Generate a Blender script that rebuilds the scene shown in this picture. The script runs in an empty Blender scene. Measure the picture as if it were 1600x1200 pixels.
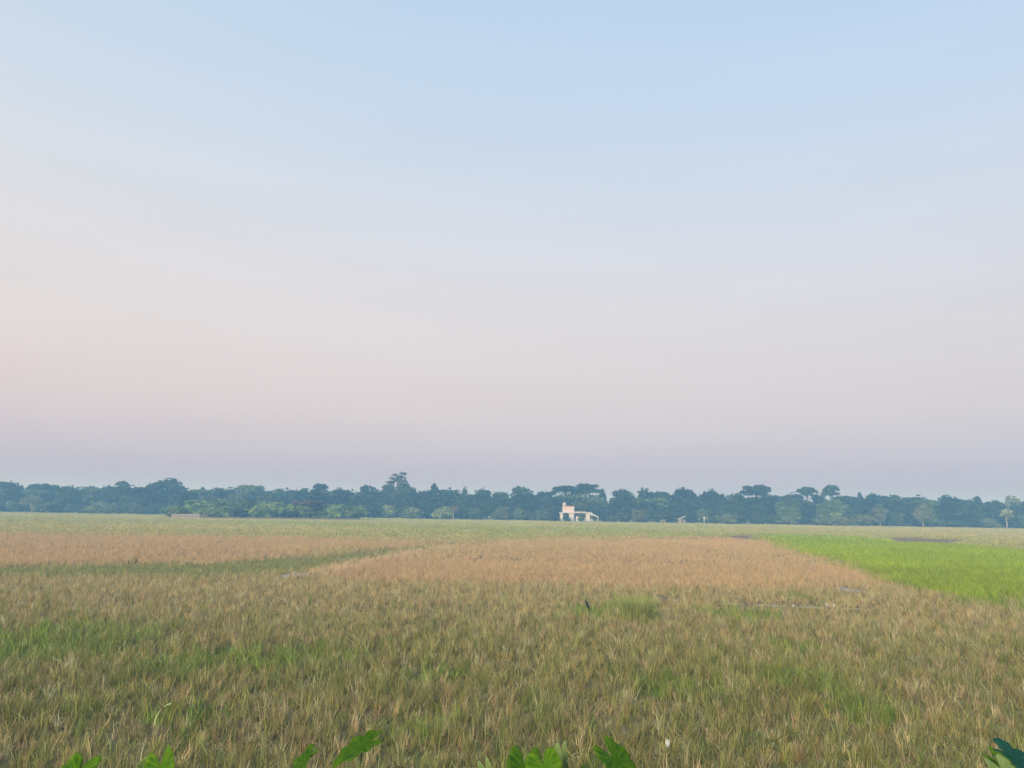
import bpy, bmesh, math, random
import numpy as np
from mathutils import Matrix, Vector

S = bpy.context.scene
COL = S.collection
R = math.radians

# ------------------------------------------------------------------ camera
F_PX, CAM_H = 1208.0, 4.0
PITCH, ROLL = math.atan(197 / F_PX), R(0.93)
cam = bpy.data.objects.new("camera", bpy.data.cameras.new("camera"))
COL.objects.link(cam)
cam.data.sensor_width = 36
cam.data.lens = 36 * F_PX / 1600
cam.data.clip_start, cam.data.clip_end = 0.05, 20000
cam.matrix_world = Matrix.Translation((0, 0, CAM_H)) @ Matrix.Rotation(math.pi / 2 + PITCH, 4, 'X') @ Matrix.Rotation(ROLL, 4, 'Z')
S.camera = cam
CM = cam.matrix_world.to_3x3()

# ------------------------------------------------------------------ sky, sun, exposure
SUN_EL, SUN_AZ = R(26), R(208)            # azimuth clockwise from +Y: behind the camera, to the left
SUN_DIR = Vector((math.sin(SUN_AZ) * math.cos(SUN_EL), math.cos(SUN_AZ) * math.cos(SUN_EL), math.sin(SUN_EL)))
world = bpy.data.worlds.new("World")
S.world = world
world.use_nodes = True
nt = world.node_tree
nt.nodes.clear()
N, L = nt.nodes.new, nt.links.new
wout, bg = N('ShaderNodeOutputWorld'), N('ShaderNodeBackground')
sky = N('ShaderNodeTexSky')
sky.sky_type = 'NISHITA'
sky.sun_disc = False
sky.sun_elevation, sky.sun_rotation = SUN_EL, SUN_AZ
sky.air_density, sky.dust_density, sky.ozone_density = 1.0, 2.0, 1.5
tc, sep = N('ShaderNodeTexCoord'), N('ShaderNodeSeparateXYZ')
L(tc.outputs['Generated'], sep.inputs[0])
ramp = N('ShaderNodeValToRGB')             # evening sky by elevation (sine): dusk band, rose, pale, blue
ramp.color_ramp.interpolation = 'B_SPLINE'
STOPS = [(0.0, (.36, .355, .53)), (0.045, (.47, .445, .605)), (0.085, (.605, .565, .65)), (0.125, (.69, .625, .655)), (0.175, (.745, .69, .705)),
         (0.25, (.745, .73, .765)), (0.33, (.715, .75, .825)), (0.45, (.62, .74, .895)), (0.60, (.515, .695, .91)), (0.8, (.41, .60, .86)), (1.0, (.34, .53, .81))]
els = ramp.color_ramp.elements
els[0].position, els[0].color = STOPS[0][0], STOPS[0][1] + (1,)
els[1].position, els[1].color = STOPS[-1][0], STOPS[-1][1] + (1,)
for p, c in STOPS[1:-1]:
    e = els.new(p)
    e.color = c + (1,)
L(sep.outputs['Z'], ramp.inputs['Fac'])
# the sunward (left / behind) side of the sky is a little paler and warmer
dt = N('ShaderNodeVectorMath'); dt.operation = 'DOT_PRODUCT'
L(tc.outputs['Generated'], dt.inputs[0])
dt.inputs[1].default_value = (-0.94, -0.34, 0.0)
mr = N('ShaderNodeMapRange'); mr.inputs['From Min'].default_value = -1; mr.inputs['From Max'].default_value = 0.45
mr.inputs['To Min'].default_value = 0; mr.inputs['To Max'].default_value = 1
L(dt.outputs['Value'], mr.inputs['Value'])
warm = N('ShaderNodeMix'); warm.data_type = 'RGBA'; warm.blend_type = 'MULTIPLY'; warm.inputs['Factor'].default_value = 1.0
side = N('ShaderNodeMix'); side.data_type = 'RGBA'
side.inputs[6].default_value = (.95, .985, 1.02, 1); side.inputs[7].default_value = (1.11, 1.045, .985, 1)
L(mr.outputs[0], side.inputs['Factor'])
mp, cn, cr = N('ShaderNodeMapping'), N('ShaderNodeTexNoise'), N('ShaderNodeMapRange')     # faint high streaks
mp.inputs['Scale'].default_value = (1.6, 1.2, 11); mp.inputs['Rotation'].default_value = (.12, .16, .4)
cn.inputs['Scale'].default_value = 1.3; cn.inputs['Detail'].default_value = 5
cr.inputs['From Min'].default_value = .3; cr.inputs['From Max'].default_value = .7
cr.inputs['To Min'].default_value = .982; cr.inputs['To Max'].default_value = 1.022
L(tc.outputs['Generated'], mp.inputs['Vector']); L(mp.outputs[0], cn.inputs['Vector']); L(cn.outputs['Fac'], cr.inputs['Value'])
cs = N('ShaderNodeMix'); cs.data_type = 'RGBA'; cs.blend_type = 'MULTIPLY'; cs.inputs['Factor'].default_value = 1
L(ramp.outputs['Color'], cs.inputs[6]); L(cr.outputs[0], cs.inputs[7])
L(cs.outputs[2], warm.inputs[6]); L(side.outputs[2], warm.inputs[7])
# Nishita share of the sky (scaled to the gradient's level)
nis = N('ShaderNodeMix'); nis.data_type = 'RGBA'; nis.blend_type = 'MULTIPLY'; nis.inputs['Factor'].default_value = 1
nis.inputs[7].default_value = (.12, .12, .12, 1)
L(sky.outputs['Color'], nis.inputs[6])
mx = N('ShaderNodeMix'); mx.data_type = 'RGBA'; mx.inputs['Factor'].default_value = 0.08
L(warm.outputs[2], mx.inputs[6]); L(nis.outputs[2], mx.inputs[7])
L(mx.outputs[2], bg.inputs['Color'])
bg.inputs['Strength'].default_value = 1.0
L(bg.outputs[0], wout.inputs['Surface'])

sun = bpy.data.objects.new("sun", bpy.data.lights.new("sun", 'SUN'))
COL.objects.link(sun)
sun.data.energy = 4.0
sun.data.angle = R(18)
sun.data.color = (1.0, 0.84, 0.62)
sun.rotation_euler = SUN_DIR.to_track_quat('Z', 'Y').to_euler()
S.view_settings.view_transform = 'Standard'
S.view_settings.look = 'None'
S.view_settings.exposure = 0.0
S.view_settings.gamma = 1.0
S.view_settings.use_curve_mapping = False
S.cycles.volume_bounces = 1
S.cycles.max_bounces = 6
S.cycles.transparent_max_bounces = 8

# ------------------------------------------------------------------ helpers
def ray(px, py):
    v = CM @ Vector(((px - 800) / F_PX, (600 - py) / F_PX, -1))
    return v

def at(px, py, depth):
    """point seen at a photograph pixel, `depth` metres ahead"""
    v = ray(px, py)
    return Vector((0, 0, CAM_H)) + v * (depth / v.y)

def gnd(px, py, z=0.0):
    v = ray(px, py)
    return Vector((0, 0, CAM_H)) + v * ((z - CAM_H) / v.z)

def hash2(ix, iy, seed):
    h = (ix.astype(np.int64) * 374761393 + iy.astype(np.int64) * 668265263 + seed * 1442695041) & 0xFFFFFFFF
    h = ((h ^ (h >> 13)) * 1274126177) & 0xFFFFFFFF
    h = ((h ^ (h >> 16)) * 2246822519) & 0xFFFFFFFF
    return ((h ^ (h >> 15)) & 0xFFFFFF) / float(0xFFFFFF)

def vnoise(x, y, seed=0):
    ix, iy = np.floor(x), np.floor(y)
    fx, fy = x - ix, y - iy
    fx, fy = fx * fx * (3 - 2 * fx), fy * fy * (3 - 2 * fy)
    a, b = hash2(ix, iy, seed), hash2(ix + 1, iy, seed)
    c, d = hash2(ix, iy + 1, seed), hash2(ix + 1, iy + 1, seed)
    return (a * (1 - fx) + b * fx) * (1 - fy) + (c * (1 - fx) + d * fx) * fy

def fbm(x, y, seed=0, o=4):
    s, a, t = 0, 1.0, 0
    for k in range(o):
        s = s + a * vnoise(x * 2 ** k + 17.3 * k, y * 2 ** k - 9.1 * k, seed + k)
        t += a
        a *= .55
    return s / t

def sstep(a, b, v):
    t = np.clip((v - a) / (b - a), 0, 1)
    return t * t * (3 - 2 * t)

def tag(o, label=None, cat=None, group=None, kind=None):
    for k, v in (('label', label), ('category', cat), ('group', group), ('kind', kind)):
        if v:
            o[k] = v
    return o

def link(name, me, parent=None, mat=None):
    o = bpy.data.objects.new(name, me)
    COL.objects.link(o)
    if parent:
        o.parent = parent
    if mat and me is not None and not len(me.materials):
        me.materials.append(mat)
    return o

def empty(name, loc=(0, 0, 0), rz=0):
    o = bpy.data.objects.new(name, None)
    o.empty_display_size = .2
    COL.objects.link(o)
    o.location = loc
    o.rotation_euler = (0, 0, rz)
    return o

def copy_tree(o, parent=None):
    c = o.copy()
    COL.objects.link(c)
    c.parent = parent
    for ch in list(o.children):
        copy_tree(ch, c)
    return c

def mesh(name, v, f, smooth=False):
    me = bpy.data.meshes.new(name)
    me.from_pydata([tuple(p) for p in v], [], f)
    if smooth:
        me.polygons.foreach_set('use_smooth', [True] * len(me.polygons))
    me.update()
    return me

def box(bm, x0, x1, y0, y1, z0, z1, bev=0.0):
    b = bmesh.ops.create_cube(bm, size=1)
    for v in b['verts']:
        v.co = Vector(((x0 + x1) / 2 + v.co.x * (x1 - x0), (y0 + y1) / 2 + v.co.y * (y1 - y0), (z0 + z1) / 2 + v.co.z * (z1 - z0)))
    if bev:
        es = list({e for v in b['verts'] for e in v.link_edges})
        bmesh.ops.bevel(bm, geom=es, offset=bev, segments=1, affect='EDGES')

def bm_mesh(name, fn):
    bm = bmesh.new()
    fn(bm)
    me = bpy.data.meshes.new(name)
    bm.to_mesh(me)
    bm.free()
    return me

def tube_data(pts, rad, n=7, v=None, f=None):
    v = [] if v is None else v
    f = [] if f is None else f
    pts = [Vector(p) for p in pts]
    b0 = len(v)
    for i, p in enumerate(pts):
        d = (pts[min(i + 1, len(pts) - 1)] - pts[max(i - 1, 0)]).normalized()
        a = d.orthogonal().normalized() if i == 0 else (a - d * a.dot(d)).normalized()
        b = d.cross(a)
        for k in range(n):
            t = 2 * math.pi * k / n
            v.append(p + (a * math.cos(t) + b * math.sin(t)) * rad[i])
    for i in range(len(pts) - 1):
        for k in range(n):
            f.append((b0 + i * n + k, b0 + i * n + (k + 1) % n, b0 + (i + 1) * n + (k + 1) % n, b0 + (i + 1) * n + k))
    f.append(tuple(b0 + k for k in range(n))[::-1])
    f.append(tuple(b0 + (len(pts) - 1) * n + k for k in range(n)))
    return v, f

# ------------------------------------------------------------------ materials
def new_mat(name):
    m = bpy.data.materials.new(name)
    m.use_nodes = True
    m.node_tree.nodes.clear()
    return m, m.node_tree.nodes.new, m.node_tree.links.new

def plain(name, rgb, rough=.8, var=.25, scale=3.0, bump=0.0):
    m, N, L = new_mat(name)
    o, p = N('ShaderNodeOutputMaterial'), N('ShaderNodeBsdfPrincipled')
    p.inputs['Roughness'].default_value = rough
    tc, nz = N('ShaderNodeTexCoord'), N('ShaderNodeTexNoise')
    nz.inputs['Scale'].default_value = scale
    nz.inputs['Detail'].default_value = 6
    L(tc.outputs['Object'], nz.inputs['Vector'])
    r = N('ShaderNodeValToRGB')
    r.color_ramp.elements[0].position, r.color_ramp.elements[1].position = .3, .7
    r.color_ramp.elements[0].color = tuple(c * (1 - var) for c in rgb) + (1,)
    r.color_ramp.elements[1].color = tuple(min(1, c * (1 + var)) for c in rgb) + (1,)
    L(nz.outputs['Fac'], r.inputs['Fac'])
    L(r.outputs['Color'], p.inputs['Base Color'])
    if bump:
        b = N('ShaderNodeBump')
        b.inputs['Strength'].default_value = bump
        L(nz.outputs['Fac'], b.inputs['Height'])
        L(b.outputs[0], p.inputs['Normal'])
    L(p.outputs[0], o.inputs['Surface'])
    return m

def blade_mat(name, trans=.25):
    """colour comes from each clump ('col' on the instance) varied blade by blade ('tone' on the mesh)"""
    m, N, L = new_mat(name)
    o = N('ShaderNodeOutputMaterial')
    a = N('ShaderNodeAttribute'); a.attribute_type = 'INSTANCER'; a.attribute_name = 'col'
    t = N('ShaderNodeAttribute'); t.attribute_type = 'GEOMETRY'; t.attribute_name = 'tone'
    h = N('ShaderNodeHueSaturation')
    v = N('ShaderNodeMapRange'); v.inputs['To Min'].default_value = .62; v.inputs['To Max'].default_value = 1.42
    hu = N('ShaderNodeMapRange'); hu.inputs['To Min'].default_value = .512; hu.inputs['To Max'].default_value = .488
    L(t.outputs['Fac'], v.inputs['Value']); L(t.outputs['Fac'], hu.inputs['Value'])
    L(v.outputs[0], h.inputs['Value']); L(hu.outputs[0], h.inputs['Hue'])
    L(a.outputs['Color'], h.inputs['Color'])
    d, tr, mix = N('ShaderNodeBsdfDiffuse'), N('ShaderNodeBsdfTranslucent'), N('ShaderNodeMixShader')
    mix.inputs[0].default_value = trans
    L(h.outputs[0], d.inputs['Color']); L(h.outputs[0], tr.inputs['Color'])
    L(d.outputs[0], mix.inputs[1]); L(tr.outputs[0], mix.inputs[2])
    L(mix.outputs[0], o.inputs['Surface'])
    return m

def foliage_mat(name, dark, light, trans=.15):
    m, N, L = new_mat(name)
    o = N('ShaderNodeOutputMaterial')
    oi = N('ShaderNodeObjectInfo')
    t = N('ShaderNodeAttribute'); t.attribute_type = 'GEOMETRY'; t.attribute_name = 'tone'
    mx = N('ShaderNodeMix'); mx.data_type = 'RGBA'
    mx.inputs[6].default_value, mx.inputs[7].default_value = dark + (1,), light + (1,)
    L(t.outputs['Fac'], mx.inputs['Factor'])
    h = N('ShaderNodeHueSaturation')
    v = N('ShaderNodeMapRange'); v.inputs['To Min'].default_value = .55; v.inputs['To Max'].default_value = 1.5
    hu = N('ShaderNodeMapRange'); hu.inputs['To Min'].default_value = .485; hu.inputs['To Max'].default_value = .515
    L(oi.outputs['Random'], v.inputs['Value']); L(oi.outputs['Random'], hu.inputs['Value'])
    L(v.outputs[0], h.inputs['Value']); L(hu.outputs[0], h.inputs['Hue']); L(mx.outputs[2], h.inputs['Color'])
    d, tr, mix = N('ShaderNodeBsdfDiffuse'), N('ShaderNodeBsdfTranslucent'), N('ShaderNodeMixShader')
    mix.inputs[0].default_value = trans
    L(h.outputs[0], d.inputs['Color']); L(h.outputs[0], tr.inputs['Color'])
    L(d.outputs[0], mix.inputs[1]); L(tr.outputs[0], mix.inputs[2])
    L(mix.outputs[0], o.inputs['Surface'])
    return m

M_BLADE = blade_mat('blade')
M_DARK = foliage_mat('foliage_dark', (.016, .028, .011), (.052, .074, .026))
M_MID = foliage_mat('foliage_mid', (.040, .064, .020), (.120, .155, .050))
M_PALE = foliage_mat('foliage_pale', (.105, .145, .05), (.235, .275, .115))
M_GROVE = foliage_mat('foliage_grove', (.072, .122, .038), (.20, .27, .085))
M_SILVER = foliage_mat('foliage_silver', (.17, .20, .10), (.33, .35, .20))
M_TAN = foliage_mat('foliage_tan', (.11, .095, .06), (.20, .165, .105))
M_BARK = plain('bark', (.11, .09, .07), .9, .3, 4, .4)
M_PALEBARK = plain('pale_bark', (.42, .39, .34), .9, .2, 4, .3)
M_PLASTER = plain('white_plaster', (.56, .56, .58), .85, .07, 1.2)
M_PINK = plain('pinkish_plaster', (.58, .52, .53), .85, .06, 1.2)
M_ROOFRED = plain('red_oxide', (.33, .15, .12), .8, .2, 2)
M_DARKGAP = plain('dark_doorway', (.05, .055, .06), .8, .2, 2)
M_TIN = plain('weathered_tin', (.52, .53, .53), .5, .12, 2)
M_MOSS = plain('mossy_concrete', (.30, .31, .26), .9, .2, 1.5)
M_FENCE = plain('pale_fence_sheet', (.30, .27, .25), .8, .35, 2)
M_FENCEDK = plain('brown_fence_mat', (.13, .115, .10), .9, .3, 2)

# ------------------------------------------------------------------ field layout (ground polygons, metres)
def poly(*px):
    return np.array([gnd(x, y)[:2] for x, y in px])

def in_poly(P, x, y):
    inside = np.zeros(x.shape, bool)
    n = len(P)
    for i in range(n):
        x0, y0 = P[i]
        x1, y1 = P[(i + 1) % n]
        if y0 == y1:
            continue
        c = ((y0 > y) != (y1 > y)) & (x < (x1 - x0) * (y - y0) / (y1 - y0) + x0)
        inside ^= c
    return inside

MID_FIELD = poly((470, 902), (600, 868), (735, 849), (880, 842), (1195, 843), (1300, 876), (1395, 915), (1300, 921), (1050, 917), (800, 913), (620, 912))
LEFT_FIELD = poly((-900, 823), (-60, 833), (340, 839), (560, 844), (700, 849), (560, 862), (400, 876), (330, 881), (0, 886), (-900, 880))
GREEN_STRIP = poly((-900, 884), (0, 889), (330, 883), (400, 878), (560, 864), (725, 847), (735, 849), (600, 868), (490, 892), (420, 900), (340, 903), (0, 903), (-900, 899))
GREEN_RICE = poly((1195, 842), (1215, 837), (1330, 840), (1450, 850), (1600, 863), (2300, 910), (2300, 985), (1620, 940), (1500, 935), (1420, 918), (1390, 905), (1300, 873))
DARK_EARTH = [poly((1125, 836.5), (1192, 838), (1190, 845), (1135, 844)), poly((1385, 841), (1430, 840.5), (1515, 844.5), (1508, 853), (1400, 850)), poly((1560, 850), (1700, 853), (1700, 856), (1560, 853))]
PALE_EDGE = poly((455, 900), (600, 867), (738, 848), (742, 850), (615, 872), (520, 899))
FAR_EDGE = 108.0

def ell(px, py, rx, ry):
    c = gnd(px, py)
    a, b = gnd(px, py - ry), gnd(px, py + ry)
    return (c.x, c.y, rx * c.y / F_PX, max(.4, (a.y - b.y) / 2))

GREEN_SPOTS = [ell(*e) for e in ((680, 1058, 55, 14), (1060, 1078, 95, 18), (1260, 1070, 70, 22), (90, 1015, 150, 28), (300, 1040, 90, 22), (120, 990, 130, 16),
                                 (990, 955, 26, 20), (950, 962, 80, 12), (1150, 965, 70, 12), (1555, 945, 70, 12), (1350, 1120, 60, 22),
                                 (1250, 1015, 60, 10), (480, 1030, 90, 14), (300, 1130, 70, 22), (640, 1150, 60, 14), (1240, 933, 22, 4), (420, 1045, 60, 14))]
BROWN_SPOTS = [ell(*e) for e in ((800, 1035, 250, 16), (1290, 1018, 110, 14), (80, 1090, 110, 22), (980, 1120, 90, 22), (300, 1090, 120, 18), (1560, 1045, 60, 12),
                                 (740, 1180, 60, 22), (1460, 1140, 50, 25), (150, 940, 200, 14), (400, 950, 160, 12))]
BARE_SPOTS = [ell(*e) for e in ((460, 899, 26, 8), (1328, 923, 28, 8), (1225, 948, 120, 6), (1330, 952, 60, 5), (1040, 935, 35, 5))]

def spots(E, x, y):
    s = np.zeros(x.shape)
    for cx, cy, rx, ry in E:
        d = ((x - cx) / rx) ** 2 + ((y - cy) / ry) ** 2
        s = np.maximum(s, np.clip(1.25 - d, 0, 1))
    return s

C = lambda *a: np.array(a)
TAN, TAN2 = C(.555, .425, .24), C(.485, .37, .215)
STRAW, STRAWBR = C(.385, .345, .15), C(.31, .27, .125)
OLIVE, GREEN = C(.265, .275, .09), C(.20, .25, .065)
FARGREEN, FARTAN = C(.36, .40, .14), C(.48, .445, .21)
RICE, RICE2 = C(.36, .495, .05), C(.29, .385, .055)
BUND = C(.31, .35, .145)
EARTH, MUD = C(.23, .175, .125), C(.085, .072, .042)

def is_earth(x, y):
    m = np.zeros(x.shape, bool)
    for P in DARK_EARTH:
        m |= in_poly(P, x + (vnoise(x / 1.5, y / 4, 7) - .5) * 3, y + (vnoise(x / 2.5, y / 4, 8) - .5) * 9)
    return m

def zones(x, y):
    """zone per point: 0 mixed foreground stubble, 1 tan field, 2 green strip, 3 green rice, 4 far field, 5 dark earth; and its colour"""
    k = np.maximum(y, 8) * .02
    wx = x + (vnoise(x / 1.7, y / 2.5, 5) - .5) * 3.2 * k * .6
    wy = y + (vnoise(x / 2.3, y / 3.1, 6) - .5) * 7.0 * k * .6
    z = np.zeros(x.shape, int)
    z[wy > FAR_EDGE] = 4
    z[in_poly(LEFT_FIELD, wx, wy)] = 1
    z[in_poly(MID_FIELD, wx, wy)] = 1
    z[in_poly(GREEN_STRIP, wx, wy)] = 2
    z[in_poly(GREEN_RICE, wx, wy)] = 3
    z[is_earth(x, y)] = 5
    c = np.zeros(x.shape + (3,))
    mix = lambda a, b, t: a * (1 - t[..., None]) + b * t[..., None]
    # foreground: rows of straw, olive growth and fresh green
    n1 = fbm(x / 7.0, y / 3.4, 11)
    n2 = fbm(x / 2.2, y / 1.3, 31)
    n3 = fbm(x / 16., y / 9., 51)
    g = sstep(.36, .60, .5 * n1 + .32 * n2 + .18 * n3 + .10 * spots(GREEN_SPOTS, x, y) - .16 * spots(BROWN_SPOTS, x, y) - .0012 * (y - 25))
    gg = np.clip(sstep(.58, .74, .55 * n1 + .45 * n2) * .6 + spots(GREEN_SPOTS, x, y) * (.35 + .5 * n2), 0, 1)
    fg = mix(mix(STRAWBR, STRAW, n2), OLIVE, g * .75)
    fg = mix(fg, GREEN, gg * .65)
    # drier towards the middle fields; paler too, haze and viewing angle painted in
    dry = sstep(17, 36, y + 8 * (n1 - .5))
    fg = mix(fg, mix(C(.49, .405, .22), C(.465, .42, .205), n2), dry * .8)
    tan = mix(TAN2, TAN, sstep(.3, .7, .6 * n1 + .4 * n2))
    tan = mix(tan, FARGREEN, sstep(.55, .75, n3) * .35)
    edge = in_poly(PALE_EDGE, x, y)
    tan[edge] = C(.60, .475, .30)
    far = mix(FARGREEN, FARTAN, sstep(.35, .7, fbm(x / 60, y / 16, 71)) * .8)
    far = mix(far, FARTAN, sstep(25, 130, x) * .6)
    rice = mix(RICE2, RICE, sstep(.25, .65, fbm(x / 9, y / 5, 81)))
    bund = mix(BUND, STRAW, sstep(.4, .75, n2) * .6)
    for i, q in ((0, fg), (1, tan), (2, bund), (3, rice), (4, far)):
        c[z == i] = q[z == i]
    c[z == 5] = EARTH
    return z, c

def ground_z(x, y):
    """embankment the camera stands on, then the flat fields"""
    bank = 2.35 * (1 - sstep(2.2, 8.6, y)) + 0 * x
    far = (fbm(x / 5, y / 5, 91) - .5) * .08
    near = (fbm(x / .9, y / .9, 95, 3) - .5) * .07 * (y < 45)
    strip = 0.0
    return bank + far + near + strip

# ------------------------------------------------------------------ ground
def build_ground():
    ys = np.concatenate([-np.geomspace(300, 1.2, 60), np.linspace(-1, 8, 60), np.geomspace(8.08, 340, 520), np.geomspace(350, 1500, 30)])
    us = np.linspace(-1, 1, 321)
    us = np.sign(us) * (0.85 * np.abs(us) + .9 * np.abs(us) ** 5)
    U, Y = np.meshgrid(us, ys)
    X = U * (np.abs(Y) + 25)
    Z = ground_z(X, Y)
    z, c = zones(X, Y)
    # bare earth shows between the stalks; short cover keeps its own colour farther off
    cover = sstep(60, 170, Y)[..., None]
    dead = (MUD * .8 + .22 * c) * (0.85 + .3 * fbm(X / .6, Y / .6, 99)[..., None])
    c = dead * (1 - cover) + c * cover
    ny, nx = X.shape
    me = bpy.data.meshes.new('ground')
    V = np.stack([X, Y, Z], -1).reshape(-1, 3)
    i = np.arange(ny * nx).reshape(ny, nx)
    Fq = np.stack([i[:-1, :-1], i[:-1, 1:], i[1:, 1:], i[1:, :-1]], -1).reshape(-1, 4)
    me.vertices.add(len(V)); me.vertices.foreach_set('co', V.ravel())
    me.loops.add(Fq.size); me.loops.foreach_set('vertex_index', Fq.ravel())
    me.polygons.add(len(Fq)); me.polygons.foreach_set('loop_start', np.arange(0, Fq.size, 4))
    me.update(calc_edges=True)
    at_ = me.attributes.new('cover', 'FLOAT_COLOR', 'POINT')
    at_.data.foreach_set('color', np.concatenate([c.reshape(-1, 3), np.ones((len(V), 1))], 1).ravel())
    m, N, L = new_mat('field_soil')
    o, p = N('ShaderNodeOutputMaterial'), N('ShaderNodeBsdfPrincipled')
    p.inputs['Roughness'].default_value = 1
    p.inputs['Specular IOR Level'].default_value = .1
    a = N('ShaderNodeAttribute'); a.attribute_name = 'cover'
    g, nz = N('ShaderNodeNewGeometry'), N('ShaderNodeTexNoise')
    nz.inputs['Scale'].default_value = 1.6; nz.inputs['Detail'].default_value = 8
    L(g.outputs['Position'], nz.inputs['Vector'])
    h = N('ShaderNodeHueSaturation'); mr = N('ShaderNodeMapRange')
    mr.inputs['To Min'].default_value = .55; mr.inputs['To Max'].default_value = 1.45
    L(nz.outputs['Fac'], mr.inputs['Value']); L(mr.outputs[0], h.inputs['Value']); L(a.outputs['Color'], h.inputs['Color'])
    L(h.outputs[0], p.inputs['Base Color'])
    b = N('ShaderNodeBump'); b.inputs['Strength'].default_value = .6; b.inputs['Distance'].default_value = .05
    L(nz.outputs['Fac'], b.inputs['Height']); L(b.outputs[0], p.inputs['Normal'])
    L(p.outputs[0], o.inputs['Surface'])
    me.materials.append(m)
    tag(link('ground', me), 'flat farmland of stubble fields and grass reaching to the trees', None, None, 'structure')

build_ground()

# ------------------------------------------------------------------ stalk and grass clumps
def clump(name, n, h, spread, w, lean, seed, bend=.3, broken=0.0):
    rng = random.Random(seed)
    v, f, tone = [], [], []
    for i in range(n):
        a, r = rng.uniform(0, 6.283), spread * math.sqrt(rng.random())
        p = Vector((r * math.cos(a), r * math.sin(a), -.02))
        la = a + rng.uniform(-1.2, 1.2)
        ln = lean * rng.uniform(.2, 1.3)
        hh = h * rng.uniform(.55, 1.1)
        d = Vector((math.cos(la) * ln, math.sin(la) * ln, 1)).normalized()
        q = p + d * hh * .55
        if rng.random() < broken:
            d2 = Vector((math.cos(la), math.sin(la), rng.uniform(-.7, .3))).normalized()
        else:
            d2 = (d + Vector((math.cos(la), math.sin(la), -.15)) * bend * rng.uniform(.2, 1.5)).normalized()
        e = q + d2 * hh * .5
        fa = rng.uniform(0, 6.283)
        s = Vector((math.cos(fa), math.sin(fa), 0)) * w * rng.uniform(.6, 1.3) / 2
        b = len(v)
        v += [p - s, p + s, q + s * .9, q - s * .9, e + s * .25, e - s * .25]
        f += [(b, b + 1, b + 2, b + 3), (b + 3, b + 2, b + 4, b + 5)]
        t = rng.random()
        tone += [t] * 6
    me = mesh(name, v, f)
    me.attributes.new('tone', 'FLOAT', 'POINT').data.foreach_set('value', tone)
    me.materials.append(M_BLADE)
    return bpy.data.objects.new(name, me)

STUB = [clump('stubble_clump', 16, .33, .05, .0095, .17, 10 + i, .25, .15) for i in range(4)]
LITTER = [clump('straw_clump', 13, .24, .10, .009, .7, 30 + i, .7, .35) for i in range(2)]
GRASS = [clump('grass_clump', 20, .22, .10, .010, .45, 40 + i, .7) for i in range(3)]
TALLG = [clump('rice_clump', 16, .52, .07, .013, .30, 50 + i, .6) for i in range(3)]
FARC = [clump('far_clump', 26, .34, .42, .035, .35, 60 + i, .5) for i in range(3)]
FARG = [clump('far_grass_clump', 30, .24, .5, .045, .5, 70 + i, .6) for i in range(3)]

def scatter(name, P, rot, scl, col, vid, variants, label):
    me = bpy.data.meshes.new(name)
    me.vertices.add(len(P)); me.vertices.foreach_set('co', P.astype(np.float32).ravel())
    me.attributes.new('rotv', 'FLOAT_VECTOR', 'POINT').data.foreach_set('vector', rot.astype(np.float32).ravel())
    me.attributes.new('sclv', 'FLOAT_VECTOR', 'POINT').data.foreach_set('vector', scl.astype(np.float32).ravel())
    me.attributes.new('col', 'FLOAT_COLOR', 'POINT').data.foreach_set('color', np.concatenate([col, np.ones((len(P), 1))], 1).astype(np.float32).ravel())
    me.attributes.new('vid', 'INT', 'POINT').data.foreach_set('value', vid.astype(np.int32))
    me.materials.append(M_BLADE)
    o = link(name, me)
    ng = bpy.data.node_groups.new(name, 'GeometryNodeTree')
    ng.interface.new_socket('Geometry', in_out='INPUT', socket_type='NodeSocketGeometry')
    ng.interface.new_socket('Geometry', in_out='OUTPUT', socket_type='NodeSocketGeometry')
    N, L = ng.nodes.new, ng.links.new
    gi, go, ip, jn = N('NodeGroupInput'), N('NodeGroupOutput'), N('GeometryNodeInstanceOnPoints'), N('GeometryNodeJoinGeometry')
    for vo in reversed(variants):
        oi, g2 = N('GeometryNodeObjectInfo'), N('GeometryNodeGeometryToInstance')
        oi.inputs['Object'].default_value = vo
        L(oi.outputs['Geometry'], g2.inputs[0]); L(g2.outputs[0], jn.inputs[0])
    def attr(nm, ty):
        a = N('GeometryNodeInputNamedAttribute'); a.data_type = ty; a.inputs['Name'].default_value = nm
        return a.outputs[0]
    L(gi.outputs[0], ip.inputs['Points']); L(jn.outputs[0], ip.inputs['Instance'])
    ip.inputs['Pick Instance'].default_value = True
    L(attr('vid', 'INT'), ip.inputs['Instance Index'])
    L(attr('rotv', 'FLOAT_VECTOR'), ip.inputs['Rotation'])
    L(attr('sclv', 'FLOAT_VECTOR'), ip.inputs['Scale'])
    L(ip.outputs[0], go.inputs[0])
    o.modifiers.new('scatter', 'NODES').node_group = ng
    tag(o, label, None, None, 'stuff')
    return o

rs = np.random.RandomState(4)
BANDS = [(4.0, 11, 30), (11, 30, 42), (30, 60, 26), (60, 115, 8.5), (115, 205, 2.6), (205, 318, 1.2)]   # depth range, clumps per square metre
XY, BI = [], []
for bi, (a, b, dens) in enumerate(BANDS):
    half = .80
    area = half * (b * b - a * a) + 6 * (b - a)
    n = int(area * dens)
    y = np.sqrt(rs.uniform(a * a, b * b, n))
    x = rs.uniform(-1, 1, n) * (half * y + 3)
    XY.append(np.stack([x, y], 1)); BI.append(np.full(n, bi))
XY, BI = np.concatenate(XY), np.concatenate(BI)
X, Y = XY[:, 0], XY[:, 1]
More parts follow.
